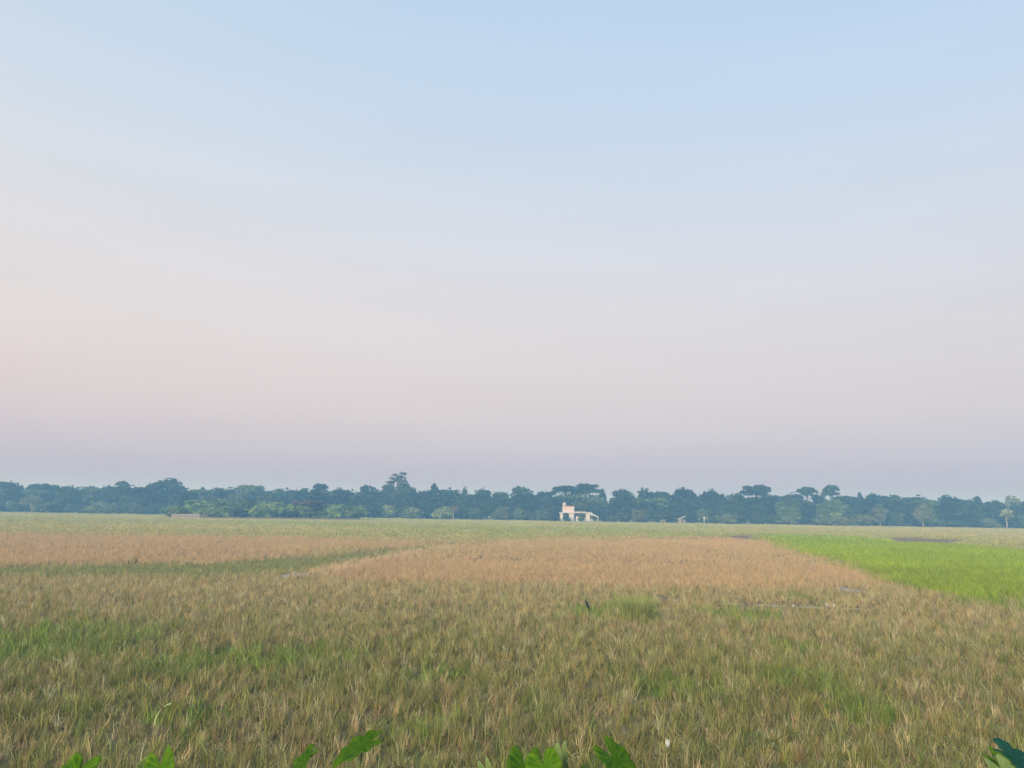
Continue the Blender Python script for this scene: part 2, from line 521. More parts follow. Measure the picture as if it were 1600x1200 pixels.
# rows: planted hills roughly on a 0.24 m grid across the view in the near fields
near = (Y > 8) & (Y < 60)
Y = np.where(near & (rs.rand(len(Y)) < .55), np.round(Y / .26) * .26 + rs.normal(0, .03, len(Y)), Y)
Zn, Cc = zones(X + rs.normal(0, 1, len(X)) * Y * .006, Y + rs.normal(0, 1, len(Y)) * np.clip(Y * Y * .00075, .1, 6))
Zn[is_earth(X, Y)] = 5
bare = spots(BARE_SPOTS, X, Y)
keep = (rs.rand(len(X)) > bare * .80) & (Zn != 5)
keep &= rs.rand(len(X)) < np.where(BI == 1, .35 + 1.1 * fbm(X / 1.1, Y / .8, 121), 1)
X, Y, BI, Zn, Cc = X[keep], Y[keep], BI[keep], Zn[keep], Cc[keep]
n = len(X)
fgz = (Zn == 0) & (BI < 4)
u = rs.rand(n)
gsp = spots(GREEN_SPOTS, X, Y)
alt = fgz & (u < .24 * np.clip((44 - Y) / 26, 0, 1))
Cc[alt] = np.array((.21, .25, .075)) * rs.uniform(.8, 1.25, (alt.sum(), 1))
alt = fgz & (u > .82) & (gsp < .4)
Cc[alt] = np.array((.355, .285, .165)) * rs.uniform(.7, 1.25, (alt.sum(), 1))
alt = fgz & (u > .30) & (u < .40)
Cc[alt] = np.array((.54, .48, .27))
alt = fgz & (rs.rand(n) < gsp * .5)
Cc[alt] = np.array((.22, .32, .07)) * rs.uniform(.8, 1.2, (alt.sum(), 1))
Cc = Cc * np.where(BI < 3, rs.uniform(.70, 1.22, n), rs.uniform(.86, 1.14, n))[:, None]
warmth = rs.normal(0, .06, n)
Cc[:, 0] *= 1 + warmth; Cc[:, 2] *= 1 - warmth
P = np.stack([X, Y, ground_z(X, Y)], 1)
rot = np.stack([rs.normal(0, .10, n), rs.normal(0, .10, n), rs.uniform(0, 6.283, n)], 1)
far = np.clip((Y - 40) / 80, 0, 1)
sw = rs.uniform(.75, 1.3, n) * (1 + .9 * far)
sh = rs.uniform(.65, 1.25, n) * (.75 + .5 * fbm(X / 3, Y / 2, 131))
greenish = Cc[:, 1] > Cc[:, 0] * .95
isfar = BI >= 4
SETS = [
    ('rice_stubble', (Zn == 0) & ~greenish & ~isfar, STUB + LITTER, 'dry brown rice stubble covering the near field'),
    ('weedy_grass', (Zn == 0) & greenish & ~isfar, GRASS + TALLG[:1] + STUB[:1], 'green grass and weeds growing through the near stubble'),
    ('tan_stubble', (Zn == 1) & ~isfar, STUB, 'tan cut rice stubble in the two dry middle fields'),
    ('bund_grass', (Zn == 2) & ~isfar, GRASS, 'green grass along the low bund between the tan fields'),
    ('green_rice', (Zn == 3) & ~isfar, TALLG, 'bright green young rice in the field at right'),
    ('far_grass', ((Zn == 4) | (Zn == 0)) & isfar | ((Zn == 4) & ~isfar), FARG, 'pale green short grass of the far field before the trees'),
    ('far_stubble', (Zn > 0) & (Zn < 4) & isfar, FARC, 'distant rows of stubble at the far edge of the tan fields'),
]
for name, m, var, label in SETS:
    k = int(m.sum())
    if not k:
        continue
    scatter(name, P[m], rot[m], np.stack([sw[m], sw[m], sh[m]], 1), Cc[m], rs.randint(0, len(var), k), var, label)
    print(name, k)

# ------------------------------------------------------------------ puddles between the fields
M_WATER, N, L = new_mat('puddle_water')
o_, p_ = N('ShaderNodeOutputMaterial'), N('ShaderNodeBsdfPrincipled')
p_.inputs['Base Color'].default_value = (.16, .15, .12, 1); p_.inputs['Roughness'].default_value = .3
nz_, b_ = N('ShaderNodeTexNoise'), N('ShaderNodeBump')
nz_.inputs['Scale'].default_value = 9; b_.inputs['Strength'].default_value = .05
L(nz_.outputs['Fac'], b_.inputs['Height']); L(b_.outputs[0], p_.inputs['Normal']); L(p_.outputs[0], o_.inputs['Surface'])
for i, (px, py, rx, ry, lab) in enumerate(((458, 899, 22, 5.5, 'pale puddle at the near tip of the central tan field'),
                                           (1328, 923, 22, 5.5, 'pale puddle at the near right corner of the central tan field'),
                                           (1140, 945, 24, 2.2, 'leftmost broken fleck of water in the stubble before the tan field'),
                                           (1205, 947, 30, 2.6, 'fleck of water left of the three pale scraps'),
                                           (1268, 950, 26, 2.4, 'fleck of water between the lone pale scrap and the pair'),
                                           (1335, 953, 22, 1.8, 'rightmost fleck of water, nearest the green rice field'))):
    cx, cy, ax, ay = ell(px, py, rx, ry)
    rng = random.Random(i)
    v = [(cx + ax * math.cos(t) * q, cy + ay * math.sin(t) * q, 0.0) for t, q in ((k * 6.283 / 28, rng.uniform(.7, 1.05)) for k in range(28))]
    zmax = max(float(ground_z(np.array([x]), np.array([y]))[0]) for x, y, _ in v)
    me = mesh('puddle', [(x, y, zmax * .6 + .02) for x, y, _ in v], [tuple(range(28))])
    tag(link('puddle', me, None, M_WATER), lab, None, None, 'structure')

# ------------------------------------------------------------------ trees
def crown_mesh(name, lobes, n, size, seed, full=False):
    """leaf sprays scattered through ellipsoid lobes: (x, y, z, rx, ry, rz)"""
    rng = np.random.RandomState(seed)
    vol = np.array([(l[3] * l[4] * l[5]) ** .67 for l in lobes])
    pick = rng.choice(len(lobes), n, p=vol / vol.sum())
    Lb = np.array(lobes)[pick]
    d = rng.normal(size=(n, 3)); d /= np.linalg.norm(d, axis=1)[:, None]
    if not full:
        d[:, 2] = np.where(d[:, 2] < -.35, -d[:, 2] * .6, d[:, 2])
    r = rng.uniform(.45, 1.0, n) ** .5 * (1 + np.abs(rng.normal(0, .10, n)))
    c = Lb[:, :3] + d * Lb[:, 3:] * r[:, None]
    nn = d + rng.normal(0, .55, (n, 3)); nn[:, 2] += .25
    nn /= np.linalg.norm(nn, axis=1)[:, None]
    a = np.cross(nn, rng.normal(size=(n, 3))); a /= np.linalg.norm(a, axis=1)[:, None]
    b = np.cross(nn, a)
    s = size * rng.uniform(.5, 1.3, n)[:, None]
    a, b = a * s * .62, b * s * .45
    V = np.stack([c - a, c - b * .9, c + a * 1.1, c + b], 1).reshape(-1, 3)
    me = bpy.data.meshes.new(name)
    me.vertices.add(len(V)); me.vertices.foreach_set('co', V.ravel())
    me.loops.add(n * 4); me.loops.foreach_set('vertex_index', np.arange(n * 4))
    me.polygons.add(n); me.polygons.foreach_set('loop_start', np.arange(0, n * 4, 4))
    me.update(calc_edges=True)
    lobe_t = rng.rand(len(lobes))[pick]
    t = np.clip(.55 * lobe_t + .45 * rng.rand(n), 0, 1)
    me.attributes.new('tone', 'FLOAT', 'POINT').data.foreach_set('value', np.repeat(t, 4))
    return me

def trunk_mesh(name, top, r, limbs, seed, bend=.3):
    rng = random.Random(seed)
    pts = [Vector((0, 0, -.15))]
    for k in range(1, 5):
        pts.append(Vector((rng.uniform(-bend, bend) * k / 4, rng.uniform(-bend, bend) * k / 4, top * k / 4)))
    v, f = tube_data(pts, [r * 1.35, r, r * .9, r * .75, r * .6], 7)
    for lx, ly, lz in limbs:
        k = rng.choice((2, 3, 4))
        p = pts[k]
        e = Vector((lx, ly, lz))
        m = p.lerp(e, .5) + Vector((0, 0, .12 * (e - p).length))
        tube_data([p, m, e], [r * .5, r * .34, r * .12], 5, v, f)
    return mesh(name, v, f, True)

def lobes_round(W, H, base, seed, n=9):
    rng = random.Random(seed)
    out = [(0, 0, base + (H - base) * .5, W * .33, W * .33, (H - base) * .42)]
    for i in range(n):
        a, q = rng.uniform(0, 6.283), rng.uniform(.15, .34)
        z = base + (H - base) * rng.uniform(.25, .86)
        k = rng.uniform(.13, .2) * (1.15 if z < base + (H - base) * .6 else .9)
        out.append((W * q * math.cos(a), W * q * math.sin(a), min(z, H - W * k * .6), W * k, W * k, W * k * .75))
    return out

def lobes_umbrella(W, H, base, seed, n=24):
    rng = random.Random(seed)
    out = []
    for i in range(n):
        a, q = i * 2.4, math.sqrt((i + .5) / n) * .43
        z = H - (H - base) * (.20 + 1.9 * q * q + rng.choice((0, 0, .35)) + rng.uniform(-.06, .12))
        out.append((W * q * math.cos(a), W * q * math.sin(a), z, W * rng.uniform(.12, .19), W * rng.uniform(.12, .19), (H - base) * rng.uniform(.16, .26)))
    return out

def lobes_tiers(W, H, base, seed, n=10):
    rng = random.Random(seed)
    out = []
    for i in range(n):
        t = (i + .5) / n
        a = i * 2.1 + rng.uniform(-.4, .4)
        q = W * .40 * math.sin(math.pi * (.12 + .76 * t)) ** .8 * rng.uniform(.35, 1.0)
        k = W * rng.uniform(.13, .21) * (1.1 - .4 * t)
        out.append((q * math.cos(a), q * math.sin(a), base + (H - base) * (.08 + .86 * t), k * 1.25, k * 1.25, k * .62))
    return out

def palm_parts(H, seed):
    rng = random.Random(seed)
    v, f, tone = [], [], []
    for i in range(16):
        a, up = i * 2.4, rng.uniform(-.2, .9)
        d = Vector((math.cos(a), math.sin(a), 0)); s = Vector((-d.y, d.x, 0)); Lh = rng.uniform(2.0, 2.7)
        prev = None
        for k in range(6):
            t = k / 5
            p = Vector((0, 0, H)) + d * Lh * t + Vector((0, 0, up * Lh * t - 1.5 * t * t * Lh * .6))
            w = .42 * math.sin(math.pi * min(1, t * .85 + .12)) + .03
            b = len(v); v += [p - s * w - Vector((0, 0, w * .5)), p, p + s * w - Vector((0, 0, w * .5))]; tone += [rng.random()] * 3
            if k:
                f += [(b - 3, b - 2, b + 1, b), (b - 2, b - 1, b + 2, b + 1)]
    me = mesh('palm_crown', v, f); me.attributes.new('tone', 'FLOAT', 'POINT').data.foreach_set('value', tone)
    return me, trunk_mesh('palm_trunk', H, .14, (), seed, .5)

PROTO = {}
def proto(kind, v):
    """unit trees: H (top) and W (crown width) are divided out when placed"""
    key = (kind, v)
    if key in PROTO:
        return PROTO[key]
    sd = hash2(np.array([v]), np.array([len(kind) * 7 + ord(kind[0])]), 3)[0]
    sd = int(sd * 10000)
    if kind == 'round':
        H, W = 12, 10; lb = lobes_round(W, H, 1.6, sd, 12); cm = crown_mesh('crown', lb, 1700, .95, sd, True)
        tm = trunk_mesh('trunk', 5.5, .26, [(l[0] * .8, l[1] * .8, l[2]) for l in lb[1:6]], sd)
    elif kind == 'umbrella':
        H, W = 13, 12; lb = lobes_umbrella(W, H, 3.5, sd); cm = crown_mesh('crown', lb, 2300, .85, sd)
        tm = trunk_mesh('trunk', 7.5, .24, [(l[0] * .8, l[1] * .8, l[2]) for l in lb], sd, .8)
    elif kind == 'parasol':
        H, W = 13, 12; lb = lobes_umbrella(W, H, 9.3, sd, 18); cm = crown_mesh('crown', lb, 1500, .7, sd)
        tm = trunk_mesh('trunk', 9.0, .26, [(l[0] * .8, l[1] * .8, l[2]) for l in lb], sd, .8)
    elif kind == 'tiered':
        H, W = 16, 9; lb = lobes_tiers(W, H, 5.5, sd, 20); cm = crown_mesh('crown', lb, 1300, .7, sd)
        tm = trunk_mesh('trunk', 13, .26, [(l[0] * .85, l[1] * .85, l[2]) for l in lb], sd)
    elif kind == 'slim':
        H, W = 12, 5; lb = lobes_round(W, H, 5.0, sd, 10); cm = crown_mesh('crown', lb, 420, .75, sd)
        tm = trunk_mesh('trunk', 10, .16, [(l[0] * .85, l[1] * .85, l[2]) for l in lb], sd)
    elif kind == 'shrub':
        H, W = 4, 5; lb = lobes_round(W, H, .1, sd, 9); cm = crown_mesh('crown', lb, 1000, .6, sd, True)
        tm = trunk_mesh('trunk', 1.4, .09, [(l[0] * .8, l[1] * .8, l[2]) for l in lb[1:6]], sd)
    elif kind == 'palm':
        H, W = 11, 5; cm, tm = palm_parts(10, sd)
    PROTO[key] = (H, W, cm, tm)
    return PROTO[key]

MATS = {'dark': M_DARK, 'mid': M_MID, 'pale': M_PALE, 'tan': M_TAN, 'grove': M_GROVE, 'silver': M_SILVER}
def slot(o, m):
    if not len(o.data.materials):
        o.data.materials.append(m)
    o.material_slots[0].link = 'OBJECT'
    o.material_slots[0].material = m

rt = random.Random(77)
def tree(name, kind, v, x, y, H, W, tone, label, cat='tree', group=None, bark=M_BARK):
    h, w, cm, tm = proto(kind, v)
    root = empty(name, (x, y, 0), rt.uniform(0, 6.28))
    root.scale = (W / w, W / w, H / h)
    slot(link('trunk', tm, root), bark)
    slot(link('crown', cm, root), MATS[tone])
    tag(root, label, cat, group)
    return root

def tree_px(name, kind, v, px, top, wpx, depth, tone, label, cat='tree', group=None, bark=M_BARK, wk=1.0):
    p = at(px, top, depth)
    return tree(name, kind, v, p.x, depth, p.z, wk * wpx * depth / F_PX, tone, label, cat, group, bark)

G1 = 'trees of the far treeline'
# (kind, pixel x, top y, width, depth, tone, label): the skyline from one side to the other
SKYLINE = [
    ('parasol', 4, 752, 34, 330, 'dark', 'flat-topped dark tree at the left end of the far treeline'),
    ('round', 22, 751, 34, 335, 'dark', 'rounded dark tree second from the left end of the far treeline'),
    ('round', 66, 753, 42, 335, 'dark', 'broad dark treeline tree rising behind the pale white-trunked tree'),
    ('round', 100, 758, 40, 340, 'dark', 'dull dark tree just right of and behind the white-trunked tree'),
    ('round', 142, 757, 44, 335, 'mid', 'wide low tree midway between white-trunked tree and big domed tree'),
    ('umbrella', 170, 759, 26, 340, 'dark', 'small flat tree left of the narrow peaked treeline tree'),
    ('parasol', 192, 751, 20, 335, 'dark', 'narrow peaked tree standing up left of the big domed tree'),
    ('round', 214, 761, 28, 340, 'dark', 'low dark tree tucked against the left of the big domed tree'),
    ('umbrella', 261, 748, 58, 325, 'dark', 'big domed wide-crowned tree with gaps of sky, tallest at left'),
    ('slim', 315, 759, 12, 335, 'dark', 'very thin small tree just right of the big domed tree'),
    ('round', 336, 759, 34, 335, 'mid', 'rounded tree above the left part of the bushy grove'),
    ('round', 362, 762, 30, 340, 'dark', 'low dark tree above the grove, left of a wider rounded tree'),
    ('round', 391, 755, 44, 335, 'mid', 'wide rounded tree above the middle of the bushy grove'),
    ('palm', 437, 761, 16, 330, 'dark', 'leftmost dark palm on the skyline above the grove'),
    ('palm', 455, 763, 15, 330, 'dark', 'middle one of three dark palms above the grove'),
    ('round', 420, 765, 40, 340, 'dark', 'low dark tree behind the leftmost skyline palm'),
    ('round', 464, 765, 40, 340, 'dark', 'low dark tree behind the middle skyline palm'),
    ('palm', 478, 760, 15, 330, 'dark', 'rightmost of three dark palms, beside the flared tree'),
    ('parasol', 500, 755, 24, 330, 'dark', 'flared flat-topped tree above the right end of the grove'),
    ('umbrella', 534, 763, 50, 330, 'dark', 'low wide domed tree right of the flared tree'),
    ('round', 578, 755, 42, 330, 'dark', 'blocky dark tree left of the tallest tree'),
    ('round', 604, 757, 26, 330, 'dark', 'small shoulder tree pressed against the left of the tallest tree'),
    ('tiered', 622, 737, 36, 325, 'mid', 'tallest tree of the treeline with a loose open crown'),
    ('round', 637, 754, 28, 330, 'dark', 'lower dark tree pressed against the right of the tallest tree'),
    ('round', 663, 763, 44, 335, 'dark', 'low domed tree between the tallest tree and a thin twin-topped tree'),
    ('slim', 681, 753, 15, 330, 'dark', 'thin twin-topped tree standing above the skyline right of the tallest tree'),
    ('round', 708, 762, 46, 335, 'dark', 'broad low tree just right of the thin twin-topped tree'),
    ('slim', 727, 759, 12, 335, 'dark', 'little narrow treetop above the tan tree'),
    ('round', 753, 761, 36, 335, 'dark', 'rounded tree to the right above the tan tree'),
    ('round', 786, 765, 34, 340, 'mid', 'low tree left of the smooth round tree near the white house'),
    ('round', 817, 757, 48, 330, 'dark', 'smooth round dark tree standing left of the white house'),
    ('round', 850, 765, 34, 335, 'dark', 'low dark tree directly left above the white house'),
    ('parasol', 884, 758, 46, 330, 'dark', 'flat spreading tree directly behind the white house'),
    ('parasol', 917, 755, 40, 327, 'dark', 'layered spreading tree above the right wing of the white house'),
    ('slim', 941, 761, 14, 330, 'dark', 'thin twiggy tree on the edge of the layered spreading tree'),
    ('round', 976, 761, 44, 335, 'dark', 'broad dark tree right of the white house'),
    ('slim', 1006, 759, 20, 330, 'dark', 'spiky narrow tree between the white house and the small shed'),
    ('round', 1030, 765, 36, 335, 'dark', 'low round tree left above the small shed'),
    ('umbrella', 1068, 763, 42, 330, 'dark', 'flat-topped tree directly above the small shed'),
    ('umbrella', 1110, 765, 40, 335, 'dark', 'low spreading tree above the pale post'),
    ('round', 1145, 768, 44, 335, 'mid', 'lighter rounded tree left of the tall domed umbrella tree'),
    ('parasol', 1181, 757, 44, 325, 'dark', 'domed umbrella tree rising above its neighbours right of the shed'),
    ('round', 1207, 771, 34, 335, 'dark', 'low tree right under the domed umbrella tree'),
    ('round', 1238, 768, 44, 335, 'dark', 'rounded dark tree under the leaning flat crown'),
    ('parasol', 1260, 760, 28, 330, 'dark', 'thin tree with a leaning flat crown left of the lone lifted crown'),
    ('round', 1280, 770, 34, 335, 'dark', 'low dark tree left under the lone lifted crown'),
    ('parasol', 1298, 757, 23, 330, 'dark', 'lone small crown lifted clear of the treeline on a thin trunk'),
    ('round', 1318, 772, 36, 335, 'dark', 'low tree to the right under the lone lifted crown'),
    ('slim', 1343, 766, 11, 335, 'dark', 'tiny thin treetop right of the lone lifted crown'),
    ('round', 1362, 768, 46, 335, 'dark', 'wide dark tree right of the tiny thin treetop'),
    ('round', 1398, 770, 46, 335, 'dark', 'wide dark tree on the skyline left above the pale round tree'),
    ('round', 1436, 773, 44, 337, 'dark', 'dark tree on the skyline straight above the pale round tree'),
    ('umbrella', 1484, 774, 44, 335, 'dark', 'low domed tree on the skyline right of the pale round tree'),
    ('slim', 1526, 773, 16, 335, 'dark', 'short pointed treetop left of the pale feathery tree'),
    ('round', 1516, 778, 40, 338, 'dark', 'low dark tree under the short pointed treetop'),
    ('round', 1556, 779, 36, 337, 'dark', 'low dark tree left of the pale feathery tree'),
    ('slim', 1580, 771, 24, 325, 'pale', 'pale feathery tall tree near the right end of the treeline'),
    ('round', 1606, 780, 44, 335, 'dark', 'dark tree cut by the right edge of the frame'),
    ('round', 1650, 780, 50, 337, 'dark', 'dark tree past the right end of the visible treeline'),
    ('round', -40, 752, 50, 337, 'dark', 'dark tree past the left end of the visible treeline'),
]
for i, (kind, px, top, w, d, tone, lab) in enumerate(SKYLINE):
    nm = {'round': 'broadleaf_tree', 'umbrella': 'rain_tree', 'parasol': 'rain_tree', 'tiered': 'tall_tree', 'slim': 'slim_tree', 'palm': 'palm_tree'}[kind]
    tree_px(nm, kind, i % 5 if kind == 'round' else i % 4, px, top, w, d, tone, lab, group=G1, wk=1.12)

# the belt of lower trees that closes the gaps under the skyline
G2 = 'lower trees filling the treeline'
for i in range(100):
    px = -80 + i * 17.6 + rt.uniform(-7, 7)
    hor = 797 + (px - 800) * .0163
    base = hor + 15.5
    d = rt.choice((306, 312, 318, 324))
    H = rt.uniform(8.0, 11.6)
    p = at(px, base, d)
    tree('broadleaf_tree', 'round', i % 5, p.x, d, H, rt.uniform(8.5, 12.5), 'dark' if rt.random() < .62 else 'mid',
         'lower dark tree inside the unbroken far treeline, under the skyline trees', group=G2)

G3 = 'bushes along the foot of the treeline'
for i in range(96):
    px = -70 + i * 18.0 + rt.uniform(-7, 7)
    if 868 < px < 940:
        continue
    d = rt.uniform(300, 305)
    p = at(px, 800, d)
    tree('shrub', 'shrub', i % 5, p.x, d, rt.uniform(3.2, 6.0), rt.uniform(6, 9.5), rt.choice(('dark', 'dark', 'mid', 'mid', 'mid', 'pale')),
         'dark green bush at the foot of the far treeline', 'bush', G3)

# single plants that stand out in front of the belt: kind, px, top, width, depth, tone, label, bark
FRONT = [
    ('broadleaf_tree', 'umbrella', 1, 52, 775, 34, 290, 'silver', 'pale round-crowned tree on a thin white trunk at far left', 'tree', M_PALEBARK),
    ('shrub', 'shrub', 0, 143, 791, 26, 292, 'pale', 'pale green bush right of the white-trunked tree', 'bush', M_BARK),
    ('shrub', 'shrub', 1, 170, 791, 22, 292, 'pale', 'pale green bush second right of the white-trunked tree', 'bush', M_BARK),
    ('shrub', 'shrub', 2, 218, 788, 30, 292, 'mid', 'wide green bush left of the bushy grove', 'bush', M_BARK),
    ('shrub', 'shrub', 4, 644, 791, 34, 293, 'pale', 'pale green bush under the tallest tree', 'bush', M_BARK),
    ('shrub', 'shrub', 0, 690, 792, 34, 293, 'pale', 'pale green bush just left of the tan tree', 'bush', M_BARK),
    ('slim_tree', 'slim', 2, 709, 790, 15, 290, 'tan', 'narrow tan-coloured tree in front of the treeline', 'tree', M_PALEBARK),
    ('shrub', 'shrub', 2, 884, 801, 13, 293, 'dark', 'dark bush in front of the left arch of the white house', 'bush', M_BARK),
    ('shrub', 'shrub', 3, 909, 803, 13, 293, 'mid', 'brownish bush in front of the right arch of the white house', 'bush', M_BARK),
    ('shrub', 'shrub', 0, 866, 801, 20, 293, 'dark', 'dark bush at the left end of the white house', 'bush', M_BARK),
    ('shrub', 'shrub', 1, 958, 804, 22, 294, 'mid', 'small bush just right of the white house', 'bush', M_BARK),
    ('shrub', 'shrub', 3, 1000, 794, 30, 296, 'pale', 'pale round bush between the white house and the small shed', 'bush', M_BARK),
    ('shrub', 'shrub', 0, 1139, 803, 34, 292, 'pale', 'feathery pale bush right of the pale post', 'bush', M_BARK),
    ('shrub', 'shrub', 2, 1290, 803, 34, 291, 'pale', 'leftmost of three pale bushes right of the lone lifted crown', 'bush', M_BARK),
    ('shrub', 'shrub', 4, 1318, 806, 28, 291, 'pale', 'middle of three pale bushes near the green rice', 'bush', M_BARK),
    ('shrub', 'shrub', 1, 1350, 803, 34, 291, 'pale', 'rightmost of three pale bushes near the green rice', 'bush', M_BARK),
    ('slim_tree', 'round', 2, 1374, 792, 24, 297, 'silver', 'greyish small tree left of the pale round tree', 'tree', M_PALEBARK),
    ('broadleaf_tree', 'round', 3, 1440, 787, 30, 295, 'silver', 'pale round tree standing before the dark trees at right', 'tree', M_PALEBARK),
    ('slim_tree', 'slim', 1, 1571, 794, 24, 291, 'silver', 'pale bare-stemmed tree near the right edge of the frame', 'tree', M_PALEBARK),
]
for nm, kind, v, px, top, w, d, tone, lab, cat, bark in FRONT:
    tree_px(nm, kind, v, px, top, w, d, tone, lab, cat, None, bark)

# far wood behind, one mass
def build_wood():
    lb = []
    rng = random.Random(5)
    for i in range(520):
        x, y = rng.uniform(-430, 430), rng.uniform(345, 400)
        h = rng.uniform(8.5, 12)
        w = rng.uniform(4, 6.5)
        lb.append((x, y, h * .5, w, w, h * .5))
    me = crown_mesh('woodland', lb, 75000, 1.7, 9, True)
    me.materials.append(M_DARK)
    tag(link('woodland', me), 'dark mass of woodland behind the far treeline', None, None, 'stuff')
build_wood()

# ------------------------------------------------------------------ the bushy grove with its fence
G4 = 'bushes of the grove in front of the treeline'
def gd(px):      # depth of the grove's front edge
    return 232 + (px - 270) * .06
GROVE = [('shrub', 278, 790, 26, 'grove'), ('shrub', 298, 788, 30, 'grove'), ('round', 312, 779, 32, 'grove'), ('shrub', 330, 787, 28, 'grove'), ('round', 346, 778, 34, 'grove'),
         ('shrub', 352, 790, 26, 'grove'), ('shrub', 366, 784, 26, 'grove'), ('slim', 386, 778, 22, 'grove'), ('shrub', 400, 789, 26, 'grove'), ('shrub', 432, 783, 32, 'grove'),
         ('shrub', 415, 795, 24, 'grove'), ('shrub', 452, 787, 30, 'grove'), ('round', 482, 780, 44, 'tan'), ('shrub', 478, 789, 34, 'grove'), ('shrub', 506, 786, 30, 'grove'),
         ('shrub', 524, 790, 28, 'grove'), ('shrub', 545, 795, 26, 'grove'), ('slim', 556, 791, 9, 'grove'), ('shrub', 380, 796, 26, 'dark'), ('shrub', 462, 798, 26, 'dark'), ('shrub', 500, 798, 26, 'grove')]
GL = ['leafy bush behind the left end of the pale fence', 'leafy bush behind the right half of the pale fence', 'rounded tree over the left end of the grove', 'dark bush just past the pale fence in the grove',
      'tall rounded tree in the left half of the grove', 'low dark bush between fence and dark slender tree', 'yellow-green bush left of the dark slender tree', 'dark slender tree in the grove left of the tin hut',
      'green bush right of the dark slender tree', 'yellow-green bush right of the tin-roofed hut', 'low bush in front of the tin-roofed hut', 'yellow-green bush in the middle of the grove',
      'dome-shaped tree with a dull tan top in the grove', 'dark rounded bush below the tan-topped tree', 'yellow-green bush right of the tan-topped tree', 'pale green bush near the right end of the grove',
      'low green bush at the right end of the grove', 'thin pale sapling at the right end of the grove', 'low dark bush at the foot of the dark slender tree', 'low dark bush left under the tan-topped tree', 'low bush right under the tan-topped tree']
for i, ((kind, px, top, w, tone), lab) in enumerate(zip(GROVE, GL)):
    low = top > 788
    d = gd(px) + (2 if low else 6 + (i % 3) * 2.5)
    nm = {'shrub': 'shrub', 'round': 'broadleaf_tree', 'slim': 'slim_tree'}[kind]
    tree_px(nm, kind, i % 5, px, top, w, d, tone, lab, 'bush' if kind == 'shrub' else 'tree', G4, wk=1.4)

for i in range(26):
    px = 276 + i * 11.2 + rt.uniform(-3, 3)
    tree_px('shrub', 'shrub', i % 5, px, rt.uniform(784, 794), rt.uniform(22, 32), gd(px) + rt.uniform(3.5, 9), 'grove' if rt.random() < .8 else 'mid',
            'soft green bush in the dense middle of the grove before the treeline', 'bush', G4, wk=1.4)

# pale sheet fence: posts and panels one by one
def fence(name, px0, px1, d0, d1, step, hgt, mat, label, seed):
    a, b = at(px0, 800, d0), at(px1, 800, d1)
    a.z = b.z = 0
    ln = (b - a).length
    root = empty(name, a, math.atan2(b.y - a.y, b.x - a.x))
    tag(root, label, 'fence')
    k = max(1, round(ln / step))
    w = ln / k
    rng = random.Random(seed)
    pm = bm_mesh('panel', lambda bm: [box(bm, .05 + j * (w - .1) / 6, .05 + (j + 1) * (w - .1) / 6 - .012, -.02 - .02 * (j % 2), .02 - .02 * (j % 2), .06, hgt) for j in range(6)])
    sm = bm_mesh('post', lambda bm: box(bm, -.05, .05, .01, .11, -.3, hgt + .15, .01))
    pm.materials.append(mat); sm.materials.append(M_BARK)
    for i in range(k):
        o = link('panel', pm, root)
        o.location = (i * w, 0, rng.uniform(-.05, .03))
        o.scale.z = rng.uniform(.82, 1.08)
        slot(o, mat if rng.random() < .55 or mat is M_FENCEDK else M_FENCEDK)
    for i in range(k + 1):
        o = link('post', sm, root)
        o.location = (i * w, 0, 0)
fence('sheet_fence', 268, 324, 229, 232.5, 1.9, 1.35, M_FENCE, 'low pale patched fence at the left foot of the bushy grove', 3)
fence('mat_fence', 325, 561, 232.6, 247, 2.2, .75, M_FENCEDK, 'low dark brown fence along the foot of the bushy grove', 4)

# ------------------------------------------------------------------ buildings
def hut(name, px, d, w, dep, eave, rise, label, tilt=0.0):
    p = at(px, 800, d)
    root = empty(name, (p.x, d, 0), tilt)
    tag(root, label, 'hut')
    link('wall', bm_mesh('hut_wall', lambda bm: [box(bm, -w / 2, w / 2, 0, .12, 0, eave), box(bm, -w / 2, w / 2, dep - .12, dep, 0, eave), box(bm, -w / 2, -w / 2 + .12, .12, dep - .12, 0, eave), box(bm, w / 2 - .12, w / 2, .12, dep - .12, 0, eave)]), root, M_MOSS)
    link('door', bm_mesh('hut_door', lambda bm: box(bm, -.4, .4, -.03, .0, 0, eave * .85)), root, M_DARKGAP)
    def rf(bm):
        e = .3
        v = [bm.verts.new(q) for q in ((-w / 2 - e, -e, eave), (w / 2 + e, -e, eave + rise), (w / 2 + e, dep + e, eave + rise), (-w / 2 - e, dep + e, eave),
                                       (-w / 2 - e, -e, eave + .09), (w / 2 + e, -e, eave + rise + .09), (w / 2 + e, dep + e, eave + rise + .09), (-w / 2 - e, dep + e, eave + .09))]
        for q in ((3, 2, 1, 0), (4, 5, 6, 7), (0, 1, 5, 4), (1, 2, 6, 5), (2, 3, 7, 6), (3, 0, 4, 7)):
            bm.faces.new([v[i] for i in q])
    link('roof', bm_mesh('hut_roof', rf), root, M_TIN)
    return root

hut('tin_roofed_hut', 417, 246, 2.6, 2.2, 4.2, .35, 'small hut with a pale tin roof among the grove bushes')
hut('small_shed', 1066, 296, 2.2, 1.8, 1.5, 1.2, 'small shed with a tilted pale roof right of the white house', .12)
hut('low_shelter', 1036, 297, 1.6, 1.4, 1.0, .25, 'tiny low shelter with pale roof left of the small shed')

